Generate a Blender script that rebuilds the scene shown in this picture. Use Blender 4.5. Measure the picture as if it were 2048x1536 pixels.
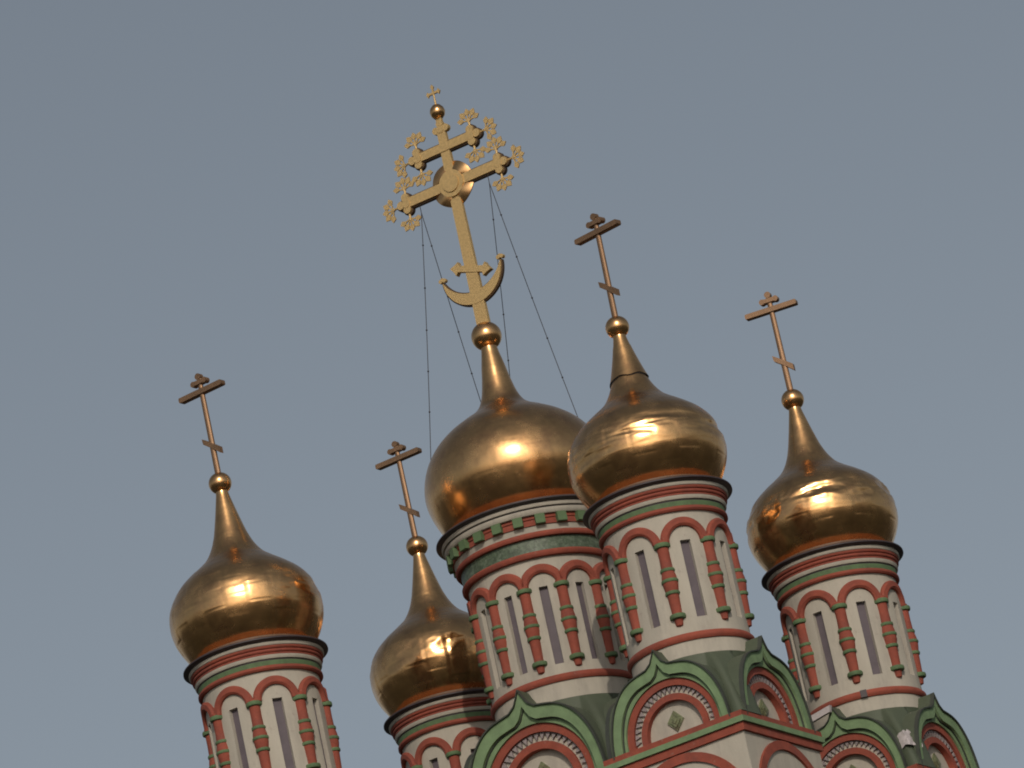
import bpy, math, random
from mathutils import Vector, Matrix, noise

random.seed(7)
SC = bpy.context.scene
for o in list(bpy.data.objects):
    bpy.data.objects.remove(o)
rad, sin, cos, pi = math.radians, math.sin, math.cos, math.pi

# ------------------------------------------------------------------ camera
PITCH, ROLL, FPX, EYE = rad(19.8247), rad(12.3784), 11610.13, 1.6
cam_d = bpy.data.cameras.new('camera')
cam = bpy.data.objects.new('camera', cam_d)
SC.collection.objects.link(cam)
rt = Vector((1, 0, 0)); up = Vector((0, -sin(PITCH), cos(PITCH))); fw = Vector((0, cos(PITCH), sin(PITCH)))
cx = rt * cos(ROLL) - up * sin(ROLL)
cy = rt * sin(ROLL) + up * cos(ROLL)
cam.matrix_world = Matrix((
    (cx.x, cy.x, -fw.x, 0), (cx.y, cy.y, -fw.y, 0), (cx.z, cy.z, -fw.z, EYE), (0, 0, 0, 1)))
cam_d.sensor_width = 36
cam_d.lens = FPX / 2048 * 36
cam_d.clip_end = 20000
SC.camera = cam

# ------------------------------------------------------------------ sky, sun, exposure
SUN_AZ, SUN_EL = rad(3), rad(27)          # azimuth to the right of the camera's back
sdir = Vector((sin(SUN_AZ) * cos(SUN_EL), -cos(SUN_AZ) * cos(SUN_EL), sin(SUN_EL)))
W = bpy.data.worlds.new('World'); SC.world = W; W.use_nodes = True
nt = W.node_tree; nt.nodes.clear()
sky = nt.nodes.new('ShaderNodeTexSky'); sky.sky_type = 'NISHITA'; sky.sun_disc = False
sky.sun_elevation = SUN_EL; sky.sun_rotation = math.atan2(sdir.x, sdir.y)
sky.air_density = 1.0; sky.dust_density = 2.5; sky.ozone_density = 1.0
hs = nt.nodes.new('ShaderNodeHueSaturation'); hs.inputs['Saturation'].default_value = 0.50; hs.inputs['Hue'].default_value = 0.490
bg = nt.nodes.new('ShaderNodeBackground'); bg.inputs['Strength'].default_value = 0.128
wo = nt.nodes.new('ShaderNodeOutputWorld')
nt.links.new(sky.outputs[0], hs.inputs['Color']); nt.links.new(hs.outputs[0], bg.inputs[0]); nt.links.new(bg.outputs[0], wo.inputs[0])
sl = bpy.data.lights.new('sun', 'SUN'); sl.energy = 2.8; sl.angle = rad(0.53); sl.color = (1.0, 0.89, 0.76)
so = bpy.data.objects.new('sun', sl); SC.collection.objects.link(so)
so.rotation_euler = sdir.to_track_quat('Z', 'Y').to_euler(); so.location = (0, 0, 60)
SC.render.engine = 'CYCLES'
SC.cycles.pixel_filter_type = 'BLACKMAN_HARRIS'; SC.cycles.filter_width = 1.9
SC.view_settings.view_transform = 'Standard'; SC.view_settings.look = 'None'
SC.view_settings.exposure = -0.92; SC.view_settings.gamma = 1.0
SC.view_settings.use_curve_mapping = False
SC.render.resolution_x, SC.render.resolution_y = 1024, 768

# ------------------------------------------------------------------ materials
def mat(name, col, rough=0.8, metal=0.0, var=0.12, scale=6.0, bump=0.15, bscale=30.0, dirt=None, dscale=2.0, damt=0.4, rvar=0.0, spec=0.5, stretch=1.0, wear=None):
    m = bpy.data.materials.new(name); m.use_nodes = True
    t = m.node_tree; N = t.nodes; L = t.links
    b = N['Principled BSDF']
    b.inputs['Roughness'].default_value = rough; b.inputs['Metallic'].default_value = metal
    b.inputs['Specular IOR Level'].default_value = spec
    tc = N.new('ShaderNodeTexCoord')
    mp = N.new('ShaderNodeMapping'); mp.inputs['Scale'].default_value = (1, 1, stretch)
    L.new(tc.outputs['Object'], mp.inputs['Vector'])
    n1 = N.new('ShaderNodeTexNoise'); n1.inputs['Scale'].default_value = scale; n1.inputs['Detail'].default_value = 6; n1.inputs['Roughness'].default_value = 0.65
    L.new(mp.outputs[0], n1.inputs['Vector'])
    r1 = N.new('ShaderNodeValToRGB')
    r1.color_ramp.elements[0].position = 0.3; r1.color_ramp.elements[1].position = 0.7
    r1.color_ramp.elements[0].color = tuple(c * (1 - var) for c in col) + (1,)
    r1.color_ramp.elements[1].color = tuple(min(1, c * (1 + var)) for c in col) + (1,)
    L.new(n1.outputs['Fac'], r1.inputs['Fac'])
    out = r1.outputs['Color']
    if dirt:
        n2 = N.new('ShaderNodeTexNoise'); n2.inputs['Scale'].default_value = dscale; n2.inputs['Detail'].default_value = 8; n2.inputs['Roughness'].default_value = 0.7
        L.new(mp.outputs[0], n2.inputs['Vector'])
        r2 = N.new('ShaderNodeValToRGB'); r2.color_ramp.elements[0].position = 0.48; r2.color_ramp.elements[1].position = 0.72
        r2.color_ramp.elements[1].color = (damt, damt, damt, 1)
        L.new(n2.outputs['Fac'], r2.inputs['Fac'])
        mx = N.new('ShaderNodeMix'); mx.data_type = 'RGBA'
        L.new(r2.outputs['Color'], mx.inputs['Factor']); L.new(out, mx.inputs['A']); mx.inputs['B'].default_value = tuple(dirt) + (1,)
        out = mx.outputs['Result']
    if wear:
        n4 = N.new('ShaderNodeTexNoise'); n4.inputs['Scale'].default_value = 11; n4.inputs['Detail'].default_value = 7; n4.inputs['Roughness'].default_value = 0.75
        L.new(tc.outputs['Object'], n4.inputs['Vector'])
        r4 = N.new('ShaderNodeValToRGB'); r4.color_ramp.elements[0].position = 0.60; r4.color_ramp.elements[1].position = 0.70
        r4.color_ramp.elements[1].color = (.75, .75, .75, 1)
        L.new(n4.outputs['Fac'], r4.inputs['Fac'])
        m4 = N.new('ShaderNodeMix'); m4.data_type = 'RGBA'
        L.new(r4.outputs['Color'], m4.inputs['Factor']); L.new(out, m4.inputs['A']); m4.inputs['B'].default_value = tuple(wear) + (1,)
        out = m4.outputs['Result']
    L.new(out, b.inputs['Base Color'])
    if rvar:
        mr = N.new('ShaderNodeMapRange'); mr.inputs['To Min'].default_value = rough - rvar; mr.inputs['To Max'].default_value = rough + rvar
        mr.inputs['From Min'].default_value = 0.3; mr.inputs['From Max'].default_value = 0.7
        L.new(n1.outputs['Fac'], mr.inputs['Value']); L.new(mr.outputs[0], b.inputs['Roughness'])
    if bump:
        n3 = N.new('ShaderNodeTexNoise'); n3.inputs['Scale'].default_value = bscale; n3.inputs['Detail'].default_value = 4
        L.new(tc.outputs['Object'], n3.inputs['Vector'])
        bp = N.new('ShaderNodeBump'); bp.inputs['Strength'].default_value = bump; bp.inputs['Distance'].default_value = 0.02
        L.new(n3.outputs['Fac'], bp.inputs['Height']); L.new(bp.outputs[0], b.inputs['Normal'])
    return m

M = {
 'white': mat('whitewash', (0.445, 0.412, 0.345), 0.9, var=0.08, dirt=(0.25, 0.23, 0.205), dscale=2.4, damt=0.6, stretch=0.28, wear=(0.34, 0.29, 0.25)),
 'red': mat('red_paint', (0.275, 0.064, 0.038), 0.85, var=0.2, dirt=(0.17, 0.055, 0.045), damt=0.65, dscale=3.2, wear=(0.30, 0.17, 0.13)),
 'green': mat('green_paint', (0.175, 0.265, 0.135), 0.8, var=0.15, dirt=(0.10, 0.15, 0.08), damt=0.5, dscale=4, wear=(0.24, 0.26, 0.20)),
 'ringgreen': mat('dull_green_paint', (0.10, 0.165, 0.075), 0.8, var=0.2, dirt=(0.06, 0.075, 0.045), damt=0.5, dscale=9),
 'roof': mat('dark_green_sheet_roof', (0.078, 0.098, 0.062), 0.65, var=0.12, dirt=(0.06, 0.065, 0.05), damt=0.4, dscale=3),
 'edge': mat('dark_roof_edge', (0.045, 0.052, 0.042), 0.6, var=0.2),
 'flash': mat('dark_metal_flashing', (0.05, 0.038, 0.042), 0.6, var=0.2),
 'frieze': mat('green_glazed_frieze', (0.07, 0.10, 0.062), 0.5, var=0.55, scale=22, dirt=(0.28, 0.33, 0.26), dscale=14, damt=0.5),
 'pane': mat('grey_window_board', (0.115, 0.095, 0.11), 0.7, var=0.12, dirt=(0.12, 0.10, 0.11), dscale=5),
 'gold': mat('weathered_gilding', (0.78, 0.455, 0.20), 0.245, metal=1.0, var=0.14, scale=4, bump=0.05, bscale=7, rvar=0.06, dirt=(0.48, 0.25, 0.13), dscale=3.0, damt=0.7),
 'goldold': mat('dull_gilding', (0.30, 0.185, 0.11), 0.55, metal=0.75, var=0.14, scale=8, bump=0.06, bscale=12, rvar=0.06),
 'goldpale': mat('pale_gilding', (0.62, 0.44, 0.20), 0.6, metal=0.6, var=0.16, scale=30, bump=0.12, bscale=60),
 'skirt': mat('orange_bounce_skirt', (0.20, 0.085, 0.04), 0.75, metal=0.0, var=0.2),  # matt orange-brown of the added reflector under each dome
 'collar': mat('brown_collar', (0.13, 0.085, 0.05), 0.6, var=0.2),
 'frame': mat('dark_cross_frame', (0.10, 0.065, 0.04), 0.6, metal=0.4),
 'chain': mat('dark_iron_chain', (0.05, 0.045, 0.05), 0.6, metal=0.5),
 'dent': mat('grey_saw_band', (0.29, 0.25, 0.25), 0.9, var=0.2),
 'tile': mat('glazed_relief_tile', (0.17, 0.19, 0.10), 0.45, var=0.6, scale=14, dirt=(0.10, 0.05, 0.03), dscale=10, damt=0.7),
 'sheet': mat('pale_torn_sheet', (0.50, 0.46, 0.46), 0.7, var=0.25, dirt=(0.22, 0.19, 0.2), dscale=6, damt=0.7),
 'gap': mat('black_gap', (0.015, 0.012, 0.012), 0.9),
 'ground': mat('dark_ground', (0.05, 0.052, 0.042), 0.95, var=0.3, scale=0.03, bump=0.0),
}

# ------------------------------------------------------------------ mesh helpers
class MB:
    def __init__(s): s.v = []; s.f = []
    def add(s, vs, fs):
        b = len(s.v); s.v += [tuple(v) for v in vs]; s.f += [tuple(i + b for i in f) for f in fs]
    def lathe(s, prof, n=96, cxy=(0, 0), a0=0.0, closed=False):
        vs = [(cxy[0] + r * sin(a0 + 2 * pi * i / n), cxy[1] - r * cos(a0 + 2 * pi * i / n), z) for (r, z) in prof for i in range(n)]
        fs = []
        m = len(prof)
        for j in range(m if closed else m - 1):
            k = (j + 1) % m
            for i in range(n):
                q = (i + 1) % n
                fs.append((j * n + i, j * n + q, k * n + q, k * n + i))
        if not closed:
            if prof[0][0] > 1e-6: fs.append(tuple(range(n))[::-1])
            if prof[-1][0] > 1e-6: fs.append(tuple((m - 1) * n + i for i in range(n)))
        s.add(vs, fs)
    def box(s, c, h, mtx=None):
        vs = []
        for z in (-1, 1):
            for x, y in ((-1, -1), (1, -1), (1, 1), (-1, 1)):
                p = Vector((x * h[0], y * h[1], z * h[2]))
                if mtx is not None: p = mtx @ p
                vs.append((p.x + c[0], p.y + c[1], p.z + c[2]))
        s.add(vs, [(3, 2, 1, 0), (4, 5, 6, 7), (0, 1, 5, 4), (1, 2, 6, 5), (2, 3, 7, 6), (3, 0, 4, 7)])
    def strip(s, A, B, y0, y1):
        # open band between two outlines A and B (lists of (x,z)), from depth y0 (front) to y1 (back)
        n = len(A)
        vs = [(x, y0, z) for x, z in A] + [(x, y0, z) for x, z in B] + [(x, y1, z) for x, z in A] + [(x, y1, z) for x, z in B]
        fs = []
        for i in range(n - 1):
            fs += [(i, i + 1, n + i + 1, n + i), (2*n + i, 3*n + i, 3*n + i + 1, 2*n + i + 1),
                   (i, 2*n + i, 2*n + i + 1, i + 1), (n + i, n + i + 1, 3*n + i + 1, 3*n + i)]
        fs += [(0, n, 3*n, 2*n), (n - 1, 3*n - 1, 4*n - 1, 2*n - 1)]
        s.add(vs, fs)
    def prism(s, A, y0, y1):
        n = len(A)
        vs = [(x, y0, z) for x, z in A] + [(x, y1, z) for x, z in A]
        fs = [tuple(range(n)), tuple(range(2*n - 1, n - 1, -1))]
        fs += [(i, n + i, n + (i + 1) % n, (i + 1) % n) for i in range(n)]
        s.add(vs, fs)
    def tube(s, pts, r, n=6):
        pts = [Vector(p) for p in pts]
        rings = []
        for i, p in enumerate(pts):
            d = (pts[min(i + 1, len(pts) - 1)] - pts[max(i - 1, 0)]).normalized()
            a = d.cross(Vector((0.3, 0.9, 0.1))).normalized(); b = d.cross(a)
            rings += [p + (a * cos(2*pi*k/n) + b * sin(2*pi*k/n)) * r for k in range(n)]
        fs = [(i*n + k, i*n + (k+1) % n, (i+1)*n + (k+1) % n, (i+1)*n + k) for i in range(len(pts) - 1) for k in range(n)]
        fs += [tuple(range(n))[::-1], tuple((len(pts)-1)*n + k for k in range(n))]
        s.add(rings, fs)
    def ball(s, c, r, n=10):
        pr = [(max(1e-7, r * sin(pi * i / n)), -r * cos(pi * i / n)) for i in range(n + 1)]
        vs0 = len(s.v)
        s.lathe([(a, b + c[2]) for a, b in pr], n * 2, (c[0], c[1]))
    def mesh(s, name, m, smooth=35):
        me = bpy.data.meshes.new(name)
        me.from_pydata(s.v, [], s.f)
        import bmesh
        bm = bmesh.new(); bm.from_mesh(me)
        bmesh.ops.recalc_face_normals(bm, faces=bm.faces)
        bm.to_mesh(me); bm.free()
        me.materials.append(M[m] if isinstance(m, str) else m)
        if smooth:
            me.polygons.foreach_set('use_smooth', [True] * len(me.polygons))
            me.set_sharp_from_angle(angle=rad(smooth))
        return me

def link(name, data, parent=None, loc=(0, 0, 0), rz=0.0, rot=None):
    o = bpy.data.objects.new(name, data)
    SC.collection.objects.link(o)
    o.location = loc
    o.rotation_euler = rot if rot else (0, 0, rz)
    if parent: o.parent = parent
    return o

def catmull(P, n=8):
    out = []
    for i in range(len(P) - 1):
        p0 = P[max(i - 1, 0)]; p1 = P[i]; p2 = P[i + 1]; p3 = P[min(i + 2, len(P) - 1)]
        for k in range(n):
            t = k / n
            out.append(tuple(0.5 * ((2*b) + (-a + c)*t + (2*a - 5*b + 4*c - d)*t*t + (-a + 3*b - 3*c + d)*t**3) for a, b, c, d in zip(p0, p1, p2, p3)))
    out.append(tuple(P[-1]))
    return out

# ------------------------------------------------------------------ layout
ROT = rad(28.4652)
TOW = {  # x, y, height of the cornice rim
 'M': (-0.206, 76.135, 25.2876 + EYE),
 'A': (-4.229, 75.527, 24.0474 + 0.0347 + EYE),
 'B': (-1.848, 79.792, 24.0474 + 0.0011 + EYE),
 'C': (1.529, 72.478, 24.0474 - 0.0055 + EYE),
 'D': (3.786, 76.743, 24.0474 - 0.0303 + EYE),
}
BODY_TOP = 19.4

# ground
g = MB()
g.add([(-6000, -6000, 0), (6000, -6000, 0), (6000, 6000, 0), (-6000, 6000, 0)], [(0, 1, 2, 3)])
o = link('ground', g.mesh('ground', 'ground', 0)); o['kind'] = 'structure'

# ------------------------------------------------------------------ church body under the towers
mx_, my_ = TOW['M'][0], TOW['M'][1]
body = link('church_building', None, loc=(mx_, my_, 0), rz=-ROT)
body['label'] = 'whitewashed church body under the five domes, almost wholly below the picture'
body['category'] = 'church'
HX, HY = 4.9, 4.1
b = MB(); b.box((0, 0, 8.6), (HX, HY, 8.6)); link('wall', b.mesh('body_wall', 'white', 0), body)
for zz, hh, ex, mm in ((17.3, 0.1, 0.12, 'red'), (17.5, 0.1, 0.2, 'green'), (17.7, 0.1, 0.12, 'red')):
    b = MB(); b.box((0, 0, zz), (HX + ex, HY + ex, hh)); link('cornice_band', b.mesh('body_band', mm, 0), body)
b = MB()
b.add([(-HX-.3, -HY-.3, 17.8), (HX+.3, -HY-.3, 17.8), (HX+.3, HY+.3, 17.8), (-HX-.3, HY+.3, 17.8),
       (-1.6, -1.2, 20.0), (1.6, -1.2, 20.0), (1.6, 1.2, 20.0), (-1.6, 1.2, 20.0)],
      [(0, 1, 5, 4), (1, 2, 6, 5), (2, 3, 7, 6), (3, 0, 4, 7), (4, 5, 6, 7), (3, 2, 1, 0)])
link('roof', b.mesh('body_roof', 'roof', 0), body)

# ------------------------------------------------------------------ tower pieces, all with z = 0 at the cornice rim
def dome_mesh(prof, seed, dents, seams=()):
    P = catmull(prof, 10)
    n = 240
    vs = []; fs = []
    rnd = random.Random(seed)
    pan = {}
    pamp = .0018 if not dents else .0048
    off = Vector((rnd.uniform(0, 50), rnd.uniform(0, 50), rnd.uniform(0, 50)))
    for j, (r, z) in enumerate(P):
        r0 = max(r, 0.002)
        for i in range(n):
            a = 2 * pi * i / n
            d = 0.0
            if r0 > 0.25:
                p = Vector((sin(a) * r0, -cos(a) * r0, z))
                d += 0.0035 * noise.noise(p * 2.2 + off)                     # hammered unevenness
                g_ = i // 12; row_ = int(z / .27 + (.5 if g_ % 2 else 0))
                if (g_, row_) not in pan: pan[(g_, row_)] = (rnd.uniform(-1, 1), rnd.uniform(-1, 1), rnd.uniform(-1, 1))
                pa, pb, pc = pan[(g_, row_)]
                lu = ((i % 12) / 11 - .5); lv = ((z / .27 + (.5 if g_ % 2 else 0)) % 1) - .5
                d += pamp * (.35 * pa + .9 * pb * lu + .9 * pc * lv) * min(1, (r0 - .25) / .3)
                if i % 12 == 0 or abs(lv) > .465: d -= .0022 if dents else .0007
                if dents:
                    zc, zw, amp, sx, sz = dents
                    w = math.exp(-((z - zc) / zw) ** 2)
                    q = Vector((sin(a) * r0 * sx, -cos(a) * r0 * sx, z * sz))
                    k = noise.noise(q + off * 1.7)
                    k2 = noise.noise(q * 2.3 + off * 0.7)
                    d -= amp * w * (max(0, k) * 1.6 + 0.35 * abs(k2))
                for zs, st in seams:
                    d += st * (1 / (1 + math.exp(-(z - zs) / 0.004)) - 0.5) * math.exp(-abs(z - zs) / 0.25)
            vs.append(((r0 + d) * sin(a), -(r0 + d) * cos(a), z))
    m = len(P)
    for j in range(m - 1):
        for i in range(n):
            q = (i + 1) % n
            fs.append((j*n + i, j*n + q, (j+1)*n + q, (j+1)*n + i))
    b = MB(); b.add(vs, fs)
    return b.mesh('dome', 'gold', 60)

SMALL_PROF = [(0.74, 0.03), (0.80, 0.06), (0.90, 0.18), (0.99, 0.345), (1.045, 0.50), (1.062, 0.66), (1.045, 0.82), (0.985, 0.975), (0.87, 1.13),
              (0.72, 1.26), (0.56, 1.375), (0.42, 1.49), (0.315, 1.64), (0.24, 1.82), (0.175, 2.06), (0.125, 2.27), (0.092, 2.42), (0.085, 2.50)]
MAIN_PROF = [(0.98, 0.03), (1.04, 0.06), (1.15, 0.18), (1.25, 0.40), (1.305, 0.60), (1.312, 0.78), (1.27, 0.98), (1.18, 1.18), (1.04, 1.37),
             (0.86, 1.53), (0.66, 1.655), (0.47, 1.76), (0.335, 1.875), (0.255, 2.04), (0.205, 2.25), (0.165, 2.48), (0.125, 2.68), (0.11, 2.80)]

def ring_mesh(prof, m, n=120):
    b = MB(); b.lathe(prof, n, closed=True); return b.mesh('ring', m, 40)

def wall_mesh(R, zt, zb, nwin, whw, wt, wb, depth):
    """drum wall with real slit recesses"""
    angs = set()
    per = 2 * pi / nwin
    hw = whw / R
    for k in range(nwin):
        c = k * per
        for t in (-hw, hw): angs.add(round(c + t, 6))
        sub = 8
        for i in range(1, sub): angs.add(round(c + hw + (per - 2 * hw) * i / sub, 6))
    A = sorted(angs); n = len(A)
    Z = [zb, wb, wt, zt]
    pt = lambda a, r, z: (r * sin(a), -r * cos(a), z)
    b = MB()
    for i in range(n):
        a0 = A[i]; a1 = A[(i + 1) % n]
        if i == n - 1: a1 += 2 * pi
        mid = (a0 + a1) / 2
        k = round(mid / per) * per
        for j in range(3):
            z0, z1 = Z[j], Z[j + 1]
            if j == 1 and abs(mid - k) < hw * 0.99:
                r2 = R - depth
                b.add([pt(a0, R, z0), pt(a1, R, z0), pt(a1, R, z1), pt(a0, R, z1), pt(a0, r2, z0), pt(a1, r2, z0), pt(a1, r2, z1), pt(a0, r2, z1)],
                      [(0, 4, 5, 1), (1, 5, 6, 2), (2, 6, 7, 3), (3, 7, 4, 0)])
            else:
                b.add([pt(a0, R, z0), pt(a1, R, z0), pt(a1, R, z1), pt(a0, R, z1)], [(0, 1, 2, 3)])
    me = b.mesh('drum_wall', 'white', 30)
    import bmesh
    bm = bmesh.new(); bm.from_mesh(me)
    bmesh.ops.remove_doubles(bm, verts=bm.verts, dist=1e-4)
    bmesh.ops.recalc_face_normals(bm, faces=bm.faces)
    # make the outside face outwards
    bm.faces.ensure_lookup_table()
    f = max(bm.faces, key=lambda f: f.calc_center_median().length)
    c = f.calc_center_median()
    if f.normal.x * c.x + f.normal.y * c.y < 0: bmesh.ops.reverse_faces(bm, faces=bm.faces)
    bm.to_mesh(me); bm.free()
    me.polygons.foreach_set('use_smooth', [True] * len(me.polygons)); me.set_sharp_from_angle(angle=rad(30))
    return me

def arch_mesh(R, zc, ri, ro, half):
    """one arch of the arcade, bent round the drum and centred on azimuth 0"""
    w = ro - ri
    n = 28
    cs = []
    for i in range(n + 1):
        th = pi * i / n
        c_ = abs(cos(th))
        ro_ = min(ro, half / c_) if c_ > 1e-6 else ro
        w_ = ro_ - ri
        sec = [(ri, -0.02), (ri, 0.035), (ri + w_ * .22, 0.058), (ri + w_ * .78, 0.058), (ro_, 0.035), (ro_, -0.02)]
        row = []
        for rr, dr in sec:
            s_ = -rr * cos(th); z = zc + rr * sin(th)
            a = s_ / R
            row.append(((R + dr) * sin(a), -(R + dr) * cos(a), z))
        cs.append(row)
    b = MB()
    vs = [p for row in cs for p in row]
    fs = []
    for i in range(n):
        for k in range(6):
            q = (k + 1) % 6
            fs.append((i*6 + k, i*6 + q, (i+1)*6 + q, (i+1)*6 + k))
    fs += [tuple(range(6)), tuple(n*6 + k for k in range(6))]
    b.add(vs, fs)
    return b.mesh('arch', 'red', 40)

def pilaster_meshes(R, rings, tip, w):
    """baluster-like half column: shaft mesh and ring meshes, on azimuth 0"""
    z1, z2, z3, z4, z5 = rings
    k = w
    h = (z4 - z2)
    prof = [(k*.02, tip), (k*.62, tip + .02), (k*.80, z5 - .035), (k*1.0, z5), (k*.86, z5 + .06), (k*.92, (z5 + z4)/2), (k*1.0, z4 - .02), (k*1.08, z4 + .02), (k*1.27, (z4+z3)/2 + .02), (k*1.30, z3),
            (k*1.27, (z3+z2)/2 - .02), (k*1.08, z2 - .02), (k*1.0, z2 + .03), (k*.95, (z2+z1)/2), (k*1.0, z1 + .0), (k*1.0, z1 + .06)]
    b = MB(); b.lathe(prof, 20, (0, -R + 0.005))
    sh = b.mesh('shaft', 'red', 50)
    out = []
    for z, kk, hh in ((z1, 1.42, .034), (z2, 1.25, .026), (z3, 1.45, .026), (z4, 1.25, .026), (z5, 1.38, .034)):
        rr = k * kk
        b = MB(); b.lathe([(rr*.80, z - hh), (rr*.95, z - hh*.8), (rr, z - hh*.3), (rr, z + hh*.3), (rr*.95, z + hh*.8), (rr*.80, z + hh)], 20, (0, -R + 0.005))
        out.append(b.mesh('green_ring', 'ringgreen', 40))
    return sh, out

def pane_mesh(R, whw, wt, wb, depth):
    r = R - depth
    b = MB(); b.box((0, -r + 0.022, (wt + wb)/2), (whw + .012, .02, (wt - wb)/2 + .012))
    return b.mesh('pane', 'pane', 0)

# ---- kokoshnik (ogee gable), peak at (0, z=0), drawn in x,z with its front at y = 0 and depth towards +y
OG = [(0, 0), (.035, -.075), (.085, -.165), (.165, -.225), (.30, -.252), (.42, -.285), (.54, -.352), (.65, -.46), (.745, -.61), (.81, -.78), (.855, -.98), (.875, -1.2)]
def ogee(scx=1.0, scz=1.0, n=4):
    P = catmull(OG[3:], n)
    Q = [OG[0]] + [OG[1], OG[2]] + P
    half = [(x * scx, -1.2 + (z + 1.2) * scz) for x, z in Q]
    return [(-x, z) for x, z in half[:0:-1]] + half
def arc_like(R, zc, ref):
    """round stilted arch with the same number of points as the outline ref"""
    n = len(ref)
    L = pi * R; st = max(0.0, (zc + 1.2)); T = L + 2 * st
    out = []
    for i in range(n):
        d = T * i / (n - 1)
        if d < st: out.append((-R, -1.2 + d))
        elif d > st + L: out.append((R, zc - (d - st - L)))
        else:
            th = pi - (d - st) / R
            out.append((R * cos(th), zc + R * sin(th)))
    return out
def kokoshnik_meshes(K):
    S_ = lambda P: [(x * K, z * K) for x, z in P]
    zc = -1.09
    O0 = ogee(); OE = ogee(1.022, 1.016); O1 = ogee(.87, .855); O1b = ogee(.855, .842)
    R1, R2, R3, R4 = .70, .605, .505, .42
    a1, a2, a3, a4 = (arc_like(r, zc, O0) for r in (R1, R2, R3, R4))
    a2b = arc_like(R2 - .003, zc, O0)
    res = {}
    b = MB(); b.prism(S_([(x, z) for x, z in O0]), .27*K, .40*K); res['main'] = b.mesh('kokoshnik', 'roof', 30)
    L = []
    b = MB(); b.strip(S_(ogee(1.018, 1.013)), S_(O0), .031*K, .42*K); L.append(('roof_sheet', b.mesh('roof_sheet', 'roof', 30)))
    b = MB(); b.strip(S_(OE), S_(O0), -.03*K, .03*K); L.append(('roof_edge', b.mesh('roof_edge', 'edge', 30)))
    b = MB(); b.strip(S_(O0), S_(O1), 0, .27*K); L.append(('outer_moulding', b.mesh('outer_moulding', 'green', 30)))
    b = MB(); b.strip(S_(O1), S_(O1b), .035*K, .27*K); L.append(('shadow_groove', b.mesh('shadow_groove', 'edge', 30)))  # shadow between the two green mouldings given as a dark strip
    b = MB(); b.strip(S_(O1b), S_(a1), .055*K, .27*K); L.append(('inner_moulding', b.mesh('inner_moulding', 'green', 30)))
    b = MB(); b.strip(S_(a1), S_(a2), .085*K, .27*K); L.append(('red_arch', b.mesh('red_arch', 'red', 30)))
    b = MB(); b.strip(S_(a2b), S_(a3), .15*K, .27*K); L.append(('saw_band', b.mesh('saw_band', 'white', 30)))
    b = MB()
    nt_ = 24
    for i in range(nt_):
        th = pi * (i + .5) / nt_
        for dth in (0,):
            c0 = Vector((cos(th), 0, sin(th))); t0 = Vector((-sin(th), 0, cos(th)))
            base = Vector((0, .118*K, zc*K))
            p = [base + c0 * ((R2 - .004)*K) - t0 * .034*K, base + c0 * ((R2 - .004)*K) + t0 * .034*K, base + c0 * ((R3 + .022)*K)]
            q = [x + Vector((0, .05*K, 0)) for x in p]
            b.add(p + q, [(0, 1, 2), (5, 4, 3), (0, 3, 4, 1), (1, 4, 5, 2), (2, 5, 3, 0)])
    L.append(('saw_teeth', b.mesh('saw_teeth', 'dent', 0)))
    b = MB(); b.strip(S_(a3), S_(a4), .11*K, .27*K); L.append(('inner_red_arch', b.mesh('inner_red_arch', 'red', 30)))
    b = MB(); b.prism(S_(a4), .20*K, .26*K); L.append(('tympanum', b.mesh('tympanum', 'white', 30)))
    b = MB()
    for h, y0, y1 in ((.125, .175, .205), (.085, .160, .180), (.04, .148, .165)):
        b.prism(S_([(0, -.93 + h*1.12), (h, -.93), (0, -.93 - h*1.12), (-h, -.93)]), y0*K, y1*K)
    L.append(('relief_tile', b.mesh('relief_tile', 'tile', 0)))
    res['parts'] = L
    return res

# ---- crosses
def plate(b, pts, y0, y1): b.prism(pts, y0, y1)
def bar(b, c, hl, hh, d, tilt=0.0, bev=0.0):
    ct, st = cos(tilt), sin(tilt)
    P = [(-hl + bev, -hh), (hl - bev, -hh), (hl, -hh + bev), (hl, hh - bev), (hl - bev, hh), (-hl + bev, hh), (-hl, hh - bev), (-hl, -hh + bev)] if bev else [(-hl, -hh), (hl, -hh), (hl, hh), (-hl, hh)]
    b.prism([(c[0] + x * ct - z * st, c[1] + x * st + z * ct) for x, z in P], -d, d)
def disc_pts(cx_, cz, r, n=18): return [(cx_ + r * cos(2*pi*i/n), cz + r * sin(2*pi*i/n)) for i in range(n)]

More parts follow.
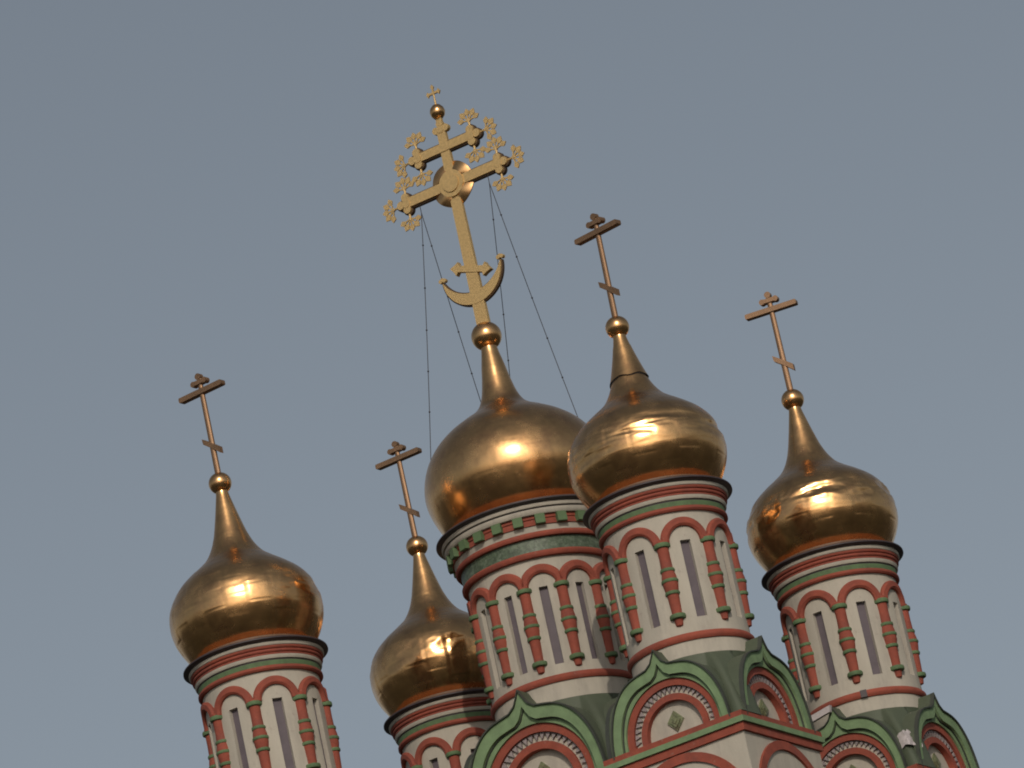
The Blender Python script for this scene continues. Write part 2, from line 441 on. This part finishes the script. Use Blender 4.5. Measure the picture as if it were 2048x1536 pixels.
def small_cross(parent, z0, lean, rz):
    c = link('cross', None, parent, (0, 0, z0), rot=(0, lean, rz))
    b = MB()
    # upright with a ridge, from the ball up
    vs = []; n8 = 12
    for w, z in ((.047, 0), (.038, 1.585)):
        vs += [(w * sin(2*pi*i/n8), -w * .8 * cos(2*pi*i/n8), z) for i in range(n8)]
    b.add(vs, [(i, (i+1) % n8, n8 + (i+1) % n8, n8 + i) for i in range(n8)] + [tuple(range(n8))[::-1], tuple(range(n8, 2*n8))])
    b.prism(disc_pts(0, 1.60, .047, 14), -.038, .038)
    link('upright', b.mesh('upright', 'goldold', 30), c)
    b = MB(); bar(b, (0, 1.376), .385, .036, .052, 0, .012); link('crossbar', b.mesh('crossbar', 'goldold', 30), c)
    b = MB(); bar(b, (0, 1.515), .10, .030, .048, 0, .01)
    b.prism(disc_pts(-.10, 1.515, .042, 12), -.044, .044); b.prism(disc_pts(.10, 1.515, .042, 12), -.044, .044)
    link('upper_bar', b.mesh('upper_bar', 'goldold', 30), c)
    b = MB()
    P = [(-.165, .155), (-.165, .085), (.10, -.115), (.165, -.165), (.165, -.085), (-.09, .105)]
    P = [(-.135, .145), (-.125, .06), (.04, -.07), (.13, -.15), (.13, -.055), (-.03, .07)]
    b.prism([(x, z + .56) for x, z in P], -.040, .040)
    link('slanted_footrest', b.mesh('footrest', 'goldold', 30), c)
    return c

def trefoil(b, c, dirang, r, y0, y1, grow=0.0):
    for j, da in enumerate((-90, 0, 90)):
        a = dirang + rad(da)
        b.prism(disc_pts(c[0] + cos(a) * r * 1.0, c[1] + sin(a) * r * 1.0, r * .66 + grow, 18), y0 + .002 * j, y1 - .002 * j)
    b.prism(disc_pts(c[0], c[1], r * .72 + grow, 14), y0 - .003, y1 + .003)

def finial_mesh(L=.36):
    """rod with a fan of openwork leaves, growing along +z from the origin, in the x,z plane"""
    b = MB()
    b.lathe([(.018, -.05), (.018, L * .42)], 8)
    for j, (a, ln, w) in enumerate(((0, .175, .044), (38, .18, .046), (-38, .18, .046), (76, .175, .042), (-76, .175, .042))):
        ar = rad(a); u = (sin(ar), cos(ar)); p = (cos(ar), -sin(ar))
        o_ = (0, L * .36)
        pts = [(0, .25), (.45, .22), (.62, .7), (.78, 1.0), (.92, .6), (1.08, 0)]
        poly = [(o_[0] + u[0]*ln*t + p[0]*w*ww, o_[1] + u[1]*ln*t + p[1]*w*ww) for t, ww in pts]
        poly += [(o_[0] + u[0]*ln*t - p[0]*w*ww, o_[1] + u[1]*ln*t - p[1]*w*ww) for t, ww in pts[-2::-1]]
        b.prism(poly, -.008 - .0006*j, .008 + .0006*j)
    b.prism(disc_pts(0, L * .36, .024, 12), -.016, .016)
    arc = [rad(-80 + 160 * i / 12) for i in range(13)]
    for r_ in (.10,):
        b.strip([(sin(t) * (r_ + .012), L * .36 + cos(t) * (r_ + .012)) for t in arc], [(sin(t) * r_, L * .36 + cos(t) * r_) for t in arc], -.007, .007)
    return b.mesh('finial', 'goldpale', 30)

def main_cross(parent, z0):
    """z0 = height of the big ball's centre; heights below are above it"""
    c = link('cross', None, parent, (0, 0, z0))
    D = .03
    b = MB()
    vs = []
    for w, z in ((.10, 0.1), (.082, 2.35), (.066, 3.20)):
        vs += [(-w, -D, z), (w, -D, z), (w, D, z), (-w, D, z)]
    fs = [(3, 2, 1, 0), (8, 9, 10, 11)]
    for j in (0, 4):
        for k in range(4): fs.append((j + k, j + (k+1) % 4, j + 4 + (k+1) % 4, j + 4 + k))
    b.add(vs, fs)
    trefoil(b, (0, 3.20), pi/2, .082, -D - .006, D + .006)
    bar(b, (0, 3.36), .045, .06, D - .006)
    link('upright', b.mesh('upright', 'goldpale', 30), c)
    fm = finial_mesh()
    for name, zc, half, hh in (('crossbar', 2.35, .79, .070), ('upper_crossbar', 2.92, .46, .062)):
        b = MB()
        bar(b, (0, zc), half, hh, D + .012)
        for s in (-1, 1): trefoil(b, (s * half, zc), 0 if s > 0 else pi, .092, -D - .018, D + .004)
        link(name, b.mesh(name, 'goldpale', 30), c)
        b = MB()
        b.prism([(-half, zc - hh - .022), (half, zc - hh - .022), (half, zc + hh + .022), (-half, zc + hh + .022)], -.012, D + .024)
        for s in (-1, 1): trefoil(b, (s * half, zc), 0 if s > 0 else pi, .092, -.010, D + .03, .02)
        link(name + '_frame', b.mesh(name + '_frame', 'frame', 30), c)
        for s in (-1, 1):
            for da, dist in ((0, .11), (90, .10), (-90, .10)):
                a = rad(da)           # direction from outward: 0 = outward
                dx, dz = (s * cos(a), sin(a))
                ob = link('finial', fm, c, (s * half + dx * dist, 0, zc + dz * dist), rot=(0, math.atan2(dx, dz), 0))
    # round boss and the four curved petals of the halo
    b = MB(); b.prism(disc_pts(0, 2.35, .20, 32), -D - .03, D + .03); b.prism(disc_pts(0, 2.35, .13, 28), -D - .05, D + .05)
    link('boss', b.mesh('boss', 'goldpale', 30), c)
    for k in range(4):
        b = MB()
        n, m_ = 12, 6
        vs = []
        for sgn in (0, 1):
            for i in range(n + 1):
                a = rad(45 + 90 * k - 33 + 66 * i / n)
                for j in range(m_ + 1):
                    r = .17 + .17 * j / m_
                    y = -.03 + .035 * (j / m_) ** 2 - .03 * cos((i / n - .5) * pi) + (.02 if sgn else 0)
                    vs.append((r * cos(a), y, 2.35 + r * sin(a)))
        N_ = (n + 1) * (m_ + 1)
        fs = []
        ix = lambda i, j, s: s * N_ + i * (m_ + 1) + j
        for i in range(n):
            for j in range(m_):
                fs.append((ix(i, j, 0), ix(i+1, j, 0), ix(i+1, j+1, 0), ix(i, j+1, 0)))
                fs.append((ix(i, j, 1), ix(i, j+1, 1), ix(i+1, j+1, 1), ix(i+1, j, 1)))
            fs.append((ix(i, m_, 0), ix(i+1, m_, 0), ix(i+1, m_, 1), ix(i, m_, 1)))
            fs.append((ix(i, 0, 0), ix(i, 0, 1), ix(i+1, 0, 1), ix(i+1, 0, 0)))
        for j in range(m_):
            fs.append((ix(0, j, 0), ix(0, j+1, 0), ix(0, j+1, 1), ix(0, j, 1)))
            fs.append((ix(n, j, 0), ix(n, j, 1), ix(n, j+1, 1), ix(n, j+1, 0)))
        b.add(vs, fs)
        link('halo_petal', b.mesh('halo_petal', 'gold', 40), c)
    # slanted foot bar with arrow ends
    b = MB()
    t = rad(-20)
    P = [(-.24, .05), (-.24, .09), (-.36, 0), (-.24, -.09), (-.24, -.05), (.24, -.05), (.24, -.09), (.36, 0), (.24, .09), (.24, .05)]
    P = [(-.20, .045), (-.225, .10), (-.26, .06), (-.34, 0), (-.26, -.06), (-.225, -.10), (-.20, -.045), (.20, -.045), (.225, -.10), (.26, -.06), (.34, 0), (.26, .06), (.225, .10), (.20, .045)]
    b.prism([(x * cos(t) - z * sin(t), 1.03 + x * sin(t) + z * cos(t)) for x, z in P], -D - .012, D + .012)
    link('foot_bar', b.mesh('foot_bar', 'goldpale', 30), c)
    # crescent
    b = MB()
    n = 36
    Ro, zo, Ri, zi = .49, .99, .50, 1.125
    outer = []; inner = []
    for i in range(n + 1):
        th = pi + (pi) * i / n
        outer.append((Ro * cos(th), zo + Ro * 0.98 * sin(th)))
    ztip = zo
    # inner arc through the same tips, shallower
    sag = .305
    Rr = (Ro**2 + sag**2) / (2 * sag); zc2 = ztip - sag + Rr
    am = math.asin(Ro / Rr)
    if sag > Ro: am = pi - am
    for i in range(n + 1):
        th = -pi/2 - am + 2 * am * i / n
        inner.append((Rr * cos(th), zc2 + Rr * sin(th)))
    b.strip(outer, inner, -D - .006, D + .006)
    bf = MB(); bf.strip([(x * 1.04, zo + (z - zo) * 1.04) for x, z in outer], [(x * .985, z + .02) for x, z in inner], -.01, D + .012)
    link('crescent_frame', bf.mesh('crescent_frame', 'frame', 30), c)
    for s in (-1, 1):
        for da in (-50, 0, 50):
            a = pi/2 + rad(da)
            b.prism(disc_pts(s * Ro + .04 * cos(a), ztip + .015 + .04 * sin(a), .03, 10), -.03 - .001 * da / 50, .03 + .001 * da / 50)
    link('crescent', b.mesh('crescent', 'goldpale', 30), c)
    # small ball and little cross on the very top
    b = MB(); b.lathe([(.001, 3.365), (.06, 3.375), (.098, 3.42), (.112, 3.475), (.098, 3.53), (.06, 3.575), (.015, 3.59), (.012, 3.60), (.001, 3.60)], 28)
    link('top_ball', b.mesh('top_ball', 'gold', 60), c)
    b = MB(); b.lathe([(.016, 3.57), (.012, 3.80)], 8); bar(b, (0, 3.77), .085, .016, .015)
    for px, pz in ((-.09, 3.77), (.09, 3.77), (0, 3.86)):
        b.prism([(px, pz + .045), (px + .028, pz), (px, pz - .045), (px - .028, pz)], -.013, .013)
    bar(b, (0, 3.81), .012, .05, .012)
    link('top_finial', b.mesh('top_finial', 'goldpale', 30), c)
    return c

# ------------------------------------------------------------------ tower specs
SMALL = dict(R=.81, rim=1.0, nwin=8, whw=.070, wt=-.80, wb=-1.86, zt=-.33, zb=-2.8,
             rings=(-.83, -1.17, -1.32, -1.485, -1.81), tip=-1.95, pw=.079,
             arc=(-.83, .208, .322), base=-2.11, hk=1.028, kz=-2.223, K=1.0, zroof=-2.36, zcor=-3.385)
MAIN = dict(R=1.0, rim=1.3036, nwin=12, whw=.062, wt=-1.15, wb=-2.27, zt=-.62, zb=-3.2,
            rings=(-1.17, -1.52, -1.68, -1.85, -2.22), tip=-2.36, pw=.078,
            arc=(-1.17, .195, .318), base=-2.47, hk=1.27, kz=-2.565, K=1.23, zroof=-2.77, zcor=-2.565 - 1.2*1.23)

def small_cornice():
    """list of (name, material, closed profile)"""
    return [
        ('roof_flashing', 'flash', [(.76, .055), (.84, .05), (.985, .02), (1.004, .010), (1.006, -.008), (.99, -.016), (.94, -.034), (.90, -.034), (.76, .02)]),
        ('white_moulding', 'white', [(.78, -.036), (.938, -.036), (.938, -.062), (.925, -.080), (.78, -.080)]),
        ('red_moulding', 'red', [(.78, -.082), (.915, -.082), (.922, -.101), (.912, -.119), (.894, -.122), (.894, -.133), (.902, -.136), (.906, -.154), (.895, -.170), (.880, -.173), (.880, -.180), (.885, -.184), (.885, -.202), (.78, -.202)]),
        ('lower_white_moulding', 'white', [(.78, -.204), (.882, -.204), (.88, -.228), (.866, -.252), (.78, -.252)]),
        ('painted_groove_shadow', 'flash', [(.78, -.254), (.848, -.254), (.846, -.272), (.78, -.272)]),  # dark ring, shadow below the white moulding put into the colour
        ('green_moulding', 'ringgreen', [(.78, -.274), (.850, -.274), (.850, -.290), (.848, -.300), (.846, -.338), (.78, -.338)]),
        ('red_torus', 'red', [(.78, -.340), (.848, -.340), (.864, -.356), (.866, -.382), (.848, -.404), (.78, -.404)]),
    ]
def main_cornice():
    return [
        ('roof_flashing', 'flash', [(.98, .055), (1.07, .05), (1.285, .02), (1.306, .010), (1.309, -.008), (1.29, -.016), (1.243, -.034), (1.18, -.034), (.98, .02)]),
        ('white_moulding', 'white', [(.99, -.036), (1.240, -.036), (1.240, -.062), (1.228, -.085), (.99, -.085)]),
        ('shadow_groove', 'flash', [(.99, -.087), (1.200, -.087), (1.200, -.105), (.99, -.105)]),  # dark colour draws the shadow line between the white mouldings
        ('second_white_moulding', 'white', [(.99, -.107), (1.212, -.107), (1.210, -.15), (1.185, -.178), (.99, -.178)]),
        ('red_moulding', 'red', [(.99, -.18), (1.145, -.18), (1.145, -.225), (1.128, -.235), (1.128, -.26), (1.138, -.268), (1.136, -.315), (.99, -.315)]),
        ('lower_white_moulding', 'white', [(.99, -.317), (1.118, -.317), (1.10, -.395), (.99, -.395)]),
        ('red_torus', 'red', [(.99, -.397), (1.105, -.397), (1.122, -.42), (1.122, -.447), (1.105, -.47), (.99, -.47)]),
        ('glazed_frieze', 'frieze', [(.99, -.472), (1.055, -.472), (1.05, -.655), (.99, -.655)]),
        ('lower_red_torus', 'red', [(.99, -.657), (1.06, -.657), (1.08, -.68), (1.08, -.71), (1.06, -.735), (.99, -.735)]),
    ]

def loft_r(s, a, f):
    """radius of the steep roof skirt at azimuth a and fraction f of its drop"""
    mxx = max(abs(sin(a)), abs(cos(a))); tn = min(abs(sin(a)), abs(cos(a))) / mxx
    e_ = min(1, max(0, (tn - .80) / .18)); e_ = e_ * e_ * (3 - 2 * e_)
    p = s['hk'] - .34 * s['K'] + .28 * s['K'] * e_
    d = math.degrees(a) % 180
    if 45 <= d <= 65.5: p = s['hk'] + .035              # the sheet hood folded over the corner
    elif 40 < d < 45: p = s['hk'] + .035 - (45 - d) * .02
    q = p / mxx
    r0 = s['R'] + .012
    return r0 + (q - r0) * f ** 0.75

KOK = {'S': kokoshnik_meshes(1.0), 'M': kokoshnik_meshes(1.23)}

def shared(spec, key):
    s = spec; d = {}
    d['wall'] = wall_mesh(s['R'], s['zt'], s['zb'], s['nwin'], s['whw'], s['wt'], s['wb'], .085)
    d['pane'] = pane_mesh(s['R'], s['whw'], s['wt'], s['wb'], .065)
    d['arch'] = arch_mesh(s['R'], s['arc'][0] + .015, s['arc'][1], s['arc'][2], s['R'] * pi / s['nwin'])
    d['shaft'], d['rings'] = pilaster_meshes(s['R'], s['rings'], s['tip'], s['pw'])
    R = s['R']; zb = s['base']
    d['base_ring'] = ring_mesh([(R - .02, zb - .05), (R + .02, zb - .05), (R + .042, zb - .025), (R + .046, zb), (R + .042, zb + .025), (R + .02, zb + .05), (R - .02, zb + .05)], 'red')
    cor = small_cornice() if key == 'S' else main_cornice()
    d['cornice'] = [(n, ring_mesh(p, m)) for n, m, p in cor]
    # steep roof from the round drum down to the square pedestal
    b = MB(); n = 180
    h = s['hk'] - .06; zc = s['zcor']
    rows = []
    for f in (0, .15, .35, .6, .8, 1.0):
        row = []
        for i in range(n):
            a = 2 * pi * i / n
            r = loft_r(s, a, f)
            row.append((r * sin(a), -r * cos(a), s['zroof'] + (zc - s['zroof']) * f))
        rows.append(row)
    vs = [p for r in rows for p in r]
    fs = [(j*n + i, j*n + (i+1) % n, (j+1)*n + (i+1) % n, (j+1)*n + i) for j in range(len(rows) - 1) for i in range(n)]
    b.add(vs, fs); d['roof'] = b.mesh('drum_roof', 'roof', 80)
    # pedestal
    b = MB(); hh = s['hk'] - .03
    zlow = -6.0
    b.box((0, 0, (zc - .26 + zlow) / 2), (hh, hh, (zc - .26 - zlow) / 2)); d['ped'] = b.mesh('pedestal', 'white', 0)
    d['ped_bands'] = []
    for nm, m_, z0, z1, ex in (('upper_red_band', 'red', 0.0, -.075, .055), ('green_band', 'green', -.077, -.15, .075), ('lower_red_band', 'red', -.152, -.258, .04)):
        b = MB(); b.box((0, 0, zc + (z0 + z1)/2), (hh + ex, hh + ex, (z0 - z1)/2)); d['ped_bands'].append((nm, b.mesh(nm, m_, 0)))
    b = MB(); Rr = hh * .93; zz = zc - .27 - Rr
    A_ = [(Rr * cos(pi - pi*i/32), zz + Rr * sin(pi - pi*i/32)) for i in range(33)]
    B_ = [(Rr * .87 * cos(pi - pi*i/32), zz + Rr * .87 * sin(pi - pi*i/32)) for i in range(33)]
    b.strip(A_, B_, -hh - .035, -hh + .02); d['lower_arch'] = b.mesh('lower_arch', 'red', 30)
    return d
SH = {'S': shared(SMALL, 'S'), 'M': shared(MAIN, 'M')}
b = MB(); b.box((0, 0, 0), (.068, .042, .066)); DENTIL = b.mesh('dentil', 'ringgreen', 0)

def ball_mesh(r, gold='gold'):
    b = MB(); n = 24
    b.lathe([(max(.001, r * sin(pi*i/n)), -r * .97 * cos(pi*i/n)) for i in range(n + 1)], 48)
    return b.mesh('ball', gold, 60)

def tower(key, label, seed, zs=1.0, dents=None, seams=(), lean=0.0, crz=0.0, main=False, crack=False):
    s = MAIN if main else SMALL; d = SH['M' if main else 'S']
    x, y, zr = TOW[key]
    H = 6.0
    t = link('domed_tower', None, loc=(x, y, zr - H), rz=-ROT)
    t['label'] = label; t['category'] = 'tower'; t['group'] = 'gold domed towers of the church'
    up_ = (0, 0, H)
    dr = link('drum_wall', d['wall'], t, up_)
    per = 2 * pi / s['nwin']
    for k in range(s['nwin']):
        link('window', d['pane'], t, up_, k * per)
        link('arch', d['arch'], t, up_, k * per)
        p = link('pilaster', d['shaft'], t, (0, 0, H + random.uniform(-.008, .008)), (k + .5) * per + random.uniform(-.012, .012))
        for r in d['rings']: link('green_ring', r, p)
    link('base_ring', d['base_ring'], t, up_)
    cor = link('cornice', d['cornice'][0][1], t, up_)
    for n_, me in d['cornice'][1:]: link(n_, me, cor)
    if main:
        for k in range(24):
            a = (k + .5) * 2 * pi / 24
            link('dentil', DENTIL, cor, (1.165 * sin(a), -1.165 * cos(a), -.247), a)
    link('drum_roof', d['roof'], t, up_)
    pd = link('pedestal', d['ped'], t, up_)
    for n_, me in d['ped_bands']: link(n_, me, pd)
    for q in range(4): link('lower_arch', d['lower_arch'], pd, (0, 0, 0), q * pi / 2)
    kk = KOK['M' if main else 'S']
    for q in range(4):
        a = q * pi / 2
        ko = link('kokoshnik', kk['main'], t, (s['hk'] * sin(a), -s['hk'] * cos(a), H + s['kz']), a)
        for n_, me in kk['parts']: link(n_, me, ko)
    prof = MAIN_PROF if main else SMALL_PROF
    prof = [(r, z * zs) for r, z in prof]
    dm = link('dome', dome_mesh(prof, seed, dents, seams), t, up_)
    r0 = .80 if not main else 1.035
    r9 = .985 if not main else 1.285
    b = MB(); b.lathe([(r0 - .05, .075), (r0 + .06, .068), (r9, .026), (r9, .022), (r0 - .05, .06)], 120, closed=True)
    link('bounce_skirt', b.mesh('bounce_skirt', 'skirt', 40), dm)  # added reflector hidden behind the rim, bounces orange light onto the dome foot
    b = MB(); b.lathe([(r0 - .06, .04), (r0 + .03, .04), (r0 + .042, .07), (r0 + .035, .095), (r0 - .06, .10)], 96, closed=True)
    link('collar', b.mesh('collar', 'collar', 40), dm)
    if crack:
        # the upper cone has come loose: a sleeve with a torn lower edge over a dark gap
        import bisect
        pr = catmull(prof, 10)
        def rad_at(z):
            for (ra, za), (rb, zb) in zip(pr, pr[1:]):
                if za <= z <= zb: return ra + (rb - ra) * (z - za) / max(1e-6, zb - za)
            return pr[-1][0]
        n = 72; vs = []
        zt_ = 2.30 * zs
        rnd = random.Random(3)
        edge = []
        for i in range(n):
            a = 2*pi*i/n
            w = noise.noise(Vector((cos(a) * 1.6, sin(a) * 1.6, 4.2)))
            edge.append(1.80 * zs + .035 * w + .02 * sin(a + .5))
        m_ = 8
        for j in range(m_ + 1):
            for i in range(n):
                a = 2*pi*i/n
                z = edge[i] + (zt_ - edge[i]) * j / m_
                r = rad_at(z) + .016 * (1 - j / m_) ** 1.5 + .004
                vs.append((r*sin(a), -r*cos(a), z))
        fs = [(j*n + i, j*n + (i+1) % n, (j+1)*n + (i+1) % n, (j+1)*n + i) for j in range(m_) for i in range(n)]
        b = MB(); b.add(vs, fs)
        lab = link('loose_neck_sleeve', b.mesh('sleeve', 'gold', 60), dm); lab['label'] = 'torn gilded sleeve round the dome neck with a dark gap below it'
        vs = []
        for (dz, dr_) in ((.012, .012), (-.028, .004)):
            for i in range(n):
                a = 2*pi*i/n
                k_ = .35 + .65 * max(0, noise.noise(Vector((cos(a)*2.5, sin(a)*2.5, 9.1))) + .4)
                z = edge[i] + (dz if dz > 0 else dz * k_)
                r = rad_at(z) + dr_
                vs.append((r*sin(a), -r*cos(a), z))
        b = MB(); b.add(vs, [(i, (i+1) % n, n + (i+1) % n, n + i) for i in range(n)])
        link('open_seam', b.mesh('open_seam', 'gap', 60), dm)
    if main:
        link('ball', ball_mesh(.215), t, (0, 0, H + 2.932))
        main_cross(t, H + 2.932)
        # four stay chains from the big crossbar to the dome
        def loc_pt(wx, wy):      # world offset (x right, y away) -> tower local
            return (wx * cos(ROT) - wy * sin(ROT), wx * sin(ROT) + wy * cos(ROT))
        zt_ = H + 2.932 + 2.14
        ends = [(-.60, loc_pt(-1.125, -.05), 1.28), (-.60, loc_pt(-.19, 1.02), 1.40), (.57, loc_pt(.06, 1.03), 1.40), (.57, loc_pt(1.02, 0.10), 1.38)]
        for sx, (ex, ey), ez in ends:
            A = Vector((sx, 0, zt_)); B = Vector((ex, ey, H + ez))
            pts = []
            for i in range(25):
                f = i / 24
                p = A.lerp(B, f); p.z -= .07 * 4 * f * (1 - f)
                pts.append(p)
            b = MB(); b.tube([(sx, 0, zt_ + .17)] + pts, .0055, 6)
            ch = link('stay_chain', b.mesh('stay_chain', 'chain', 60), t)
            for f in (3, 7, 11, 15, 19):
                b = MB(); b.ball(pts[f], .014, 6); link('chain_joint', b.mesh('chain_joint', 'chain', 60), ch)
    else:
        zb_ = 2.587 * zs
        link('ball', ball_mesh(.160), t, (0, 0, H + zb_))
        small_cross(t, H + zb_, lean, crz)
    return t

tower('M', 'largest central tower with green frieze and tall ornate cross held by chains', 11, seams=((1.66, .005),), main=True)
tower('A', 'small gold domed tower standing apart at the far left', 23, zs=1.02, dents=(.84, .26, .018, 1.6, 4.5), crz=rad(-4.5))
tower('B', 'small gold domed tower half hidden behind the left side of the largest tower', 5, zs=1.0, dents=(.78, .26, .022, 3.2, 4.0), crz=rad(-1.5))
tC = tower('C', 'small tower overlapping the largest one in front, its dome neck cracked open', 31, zs=.985, dents=(.78, .20, .034, 1.7, 7.5), seams=((1.30, .004),), lean=rad(1.3), crz=rad(-11.5), crack=True)
tD = tower('D', 'rightmost small gold domed tower with a pale torn sheet at its foot', 42, zs=.975, dents=(.84, .22, .036, 2.8, 6.0), crz=rad(11.5))


# ------------------------------------------------------------------ broken spot in the base ring of the rightmost tower
a = rad(-28.5 + 45 - 6) + ROT - rad(12)
b = MB(); b.box((0, 0, 0), (.045, .035, .05)); 
link('broken_ring_spot', b.mesh('broken_ring_spot', 'flash', 0), tD, ((SMALL['R'] + .02) * sin(a), -(SMALL['R'] + .02) * cos(a), 6.0 + SMALL['base']), a)

# ------------------------------------------------------------------ pale board along the left arm of the rightmost tower's gable
K0 = [c for c in tD.children if c.name.startswith('kokoshnik')][0]
b = MB(); b.prism([(.02, .02), (-.92, -.13), (-.92, -.22), (0, -.07)], -.09, -.032)
link('pale_ledge', b.mesh('pale_ledge', 'sheet', 30), K0)

# ------------------------------------------------------------------ torn pale sheet lying in the roof valley of the rightmost tower
b = MB(); nu, nv = 26, 10; vs = []
for k in (0, 1):
    for i in range(nu + 1):
        for j in range(nv + 1):
            a = rad(41.0 + 16.0 * i / nu)
            f = .50 + .20 * j / nv + .05 * noise.noise(Vector((i * .35, j * .2, 3.3))) - .10 * (i / nu) * (1 - j / nv)
            r = loft_r(SMALL, a, f) + .05 + .03 * noise.noise(Vector((i * .45, j * .8, 7.7))) + (.012 if k else 0)
            z = SMALL['zroof'] + (SMALL['zcor'] - SMALL['zroof']) * f
            vs.append((r * sin(a), -r * cos(a), z))
N_ = (nu + 1) * (nv + 1); ix = lambda i, j, k: k * N_ + i * (nv + 1) + j
fs = []
for i in range(nu):
    for j in range(nv):
        fs += [(ix(i, j, 0), ix(i, j+1, 0), ix(i+1, j+1, 0), ix(i+1, j, 0)), (ix(i, j, 1), ix(i+1, j, 1), ix(i+1, j+1, 1), ix(i, j+1, 1))]
for i in range(nu):
    fs += [(ix(i, 0, 0), ix(i+1, 0, 0), ix(i+1, 0, 1), ix(i, 0, 1)), (ix(i, nv, 0), ix(i, nv, 1), ix(i+1, nv, 1), ix(i+1, nv, 0))]
for j in range(nv):
    fs += [(ix(0, j, 0), ix(0, j, 1), ix(0, j+1, 1), ix(0, j+1, 0)), (ix(nu, j, 0), ix(nu, j+1, 0), ix(nu, j+1, 1), ix(nu, j, 1))]
b.add(vs, fs)
sh = link('torn_sheet', b.mesh('torn_sheet', 'sheet', 50), None, (TOW['D'][0], TOW['D'][1], TOW['D'][2]), -ROT)
sh['label'] = 'pale torn sheet lying on the dark green roof below the rightmost tower'
sh['category'] = 'sheet'
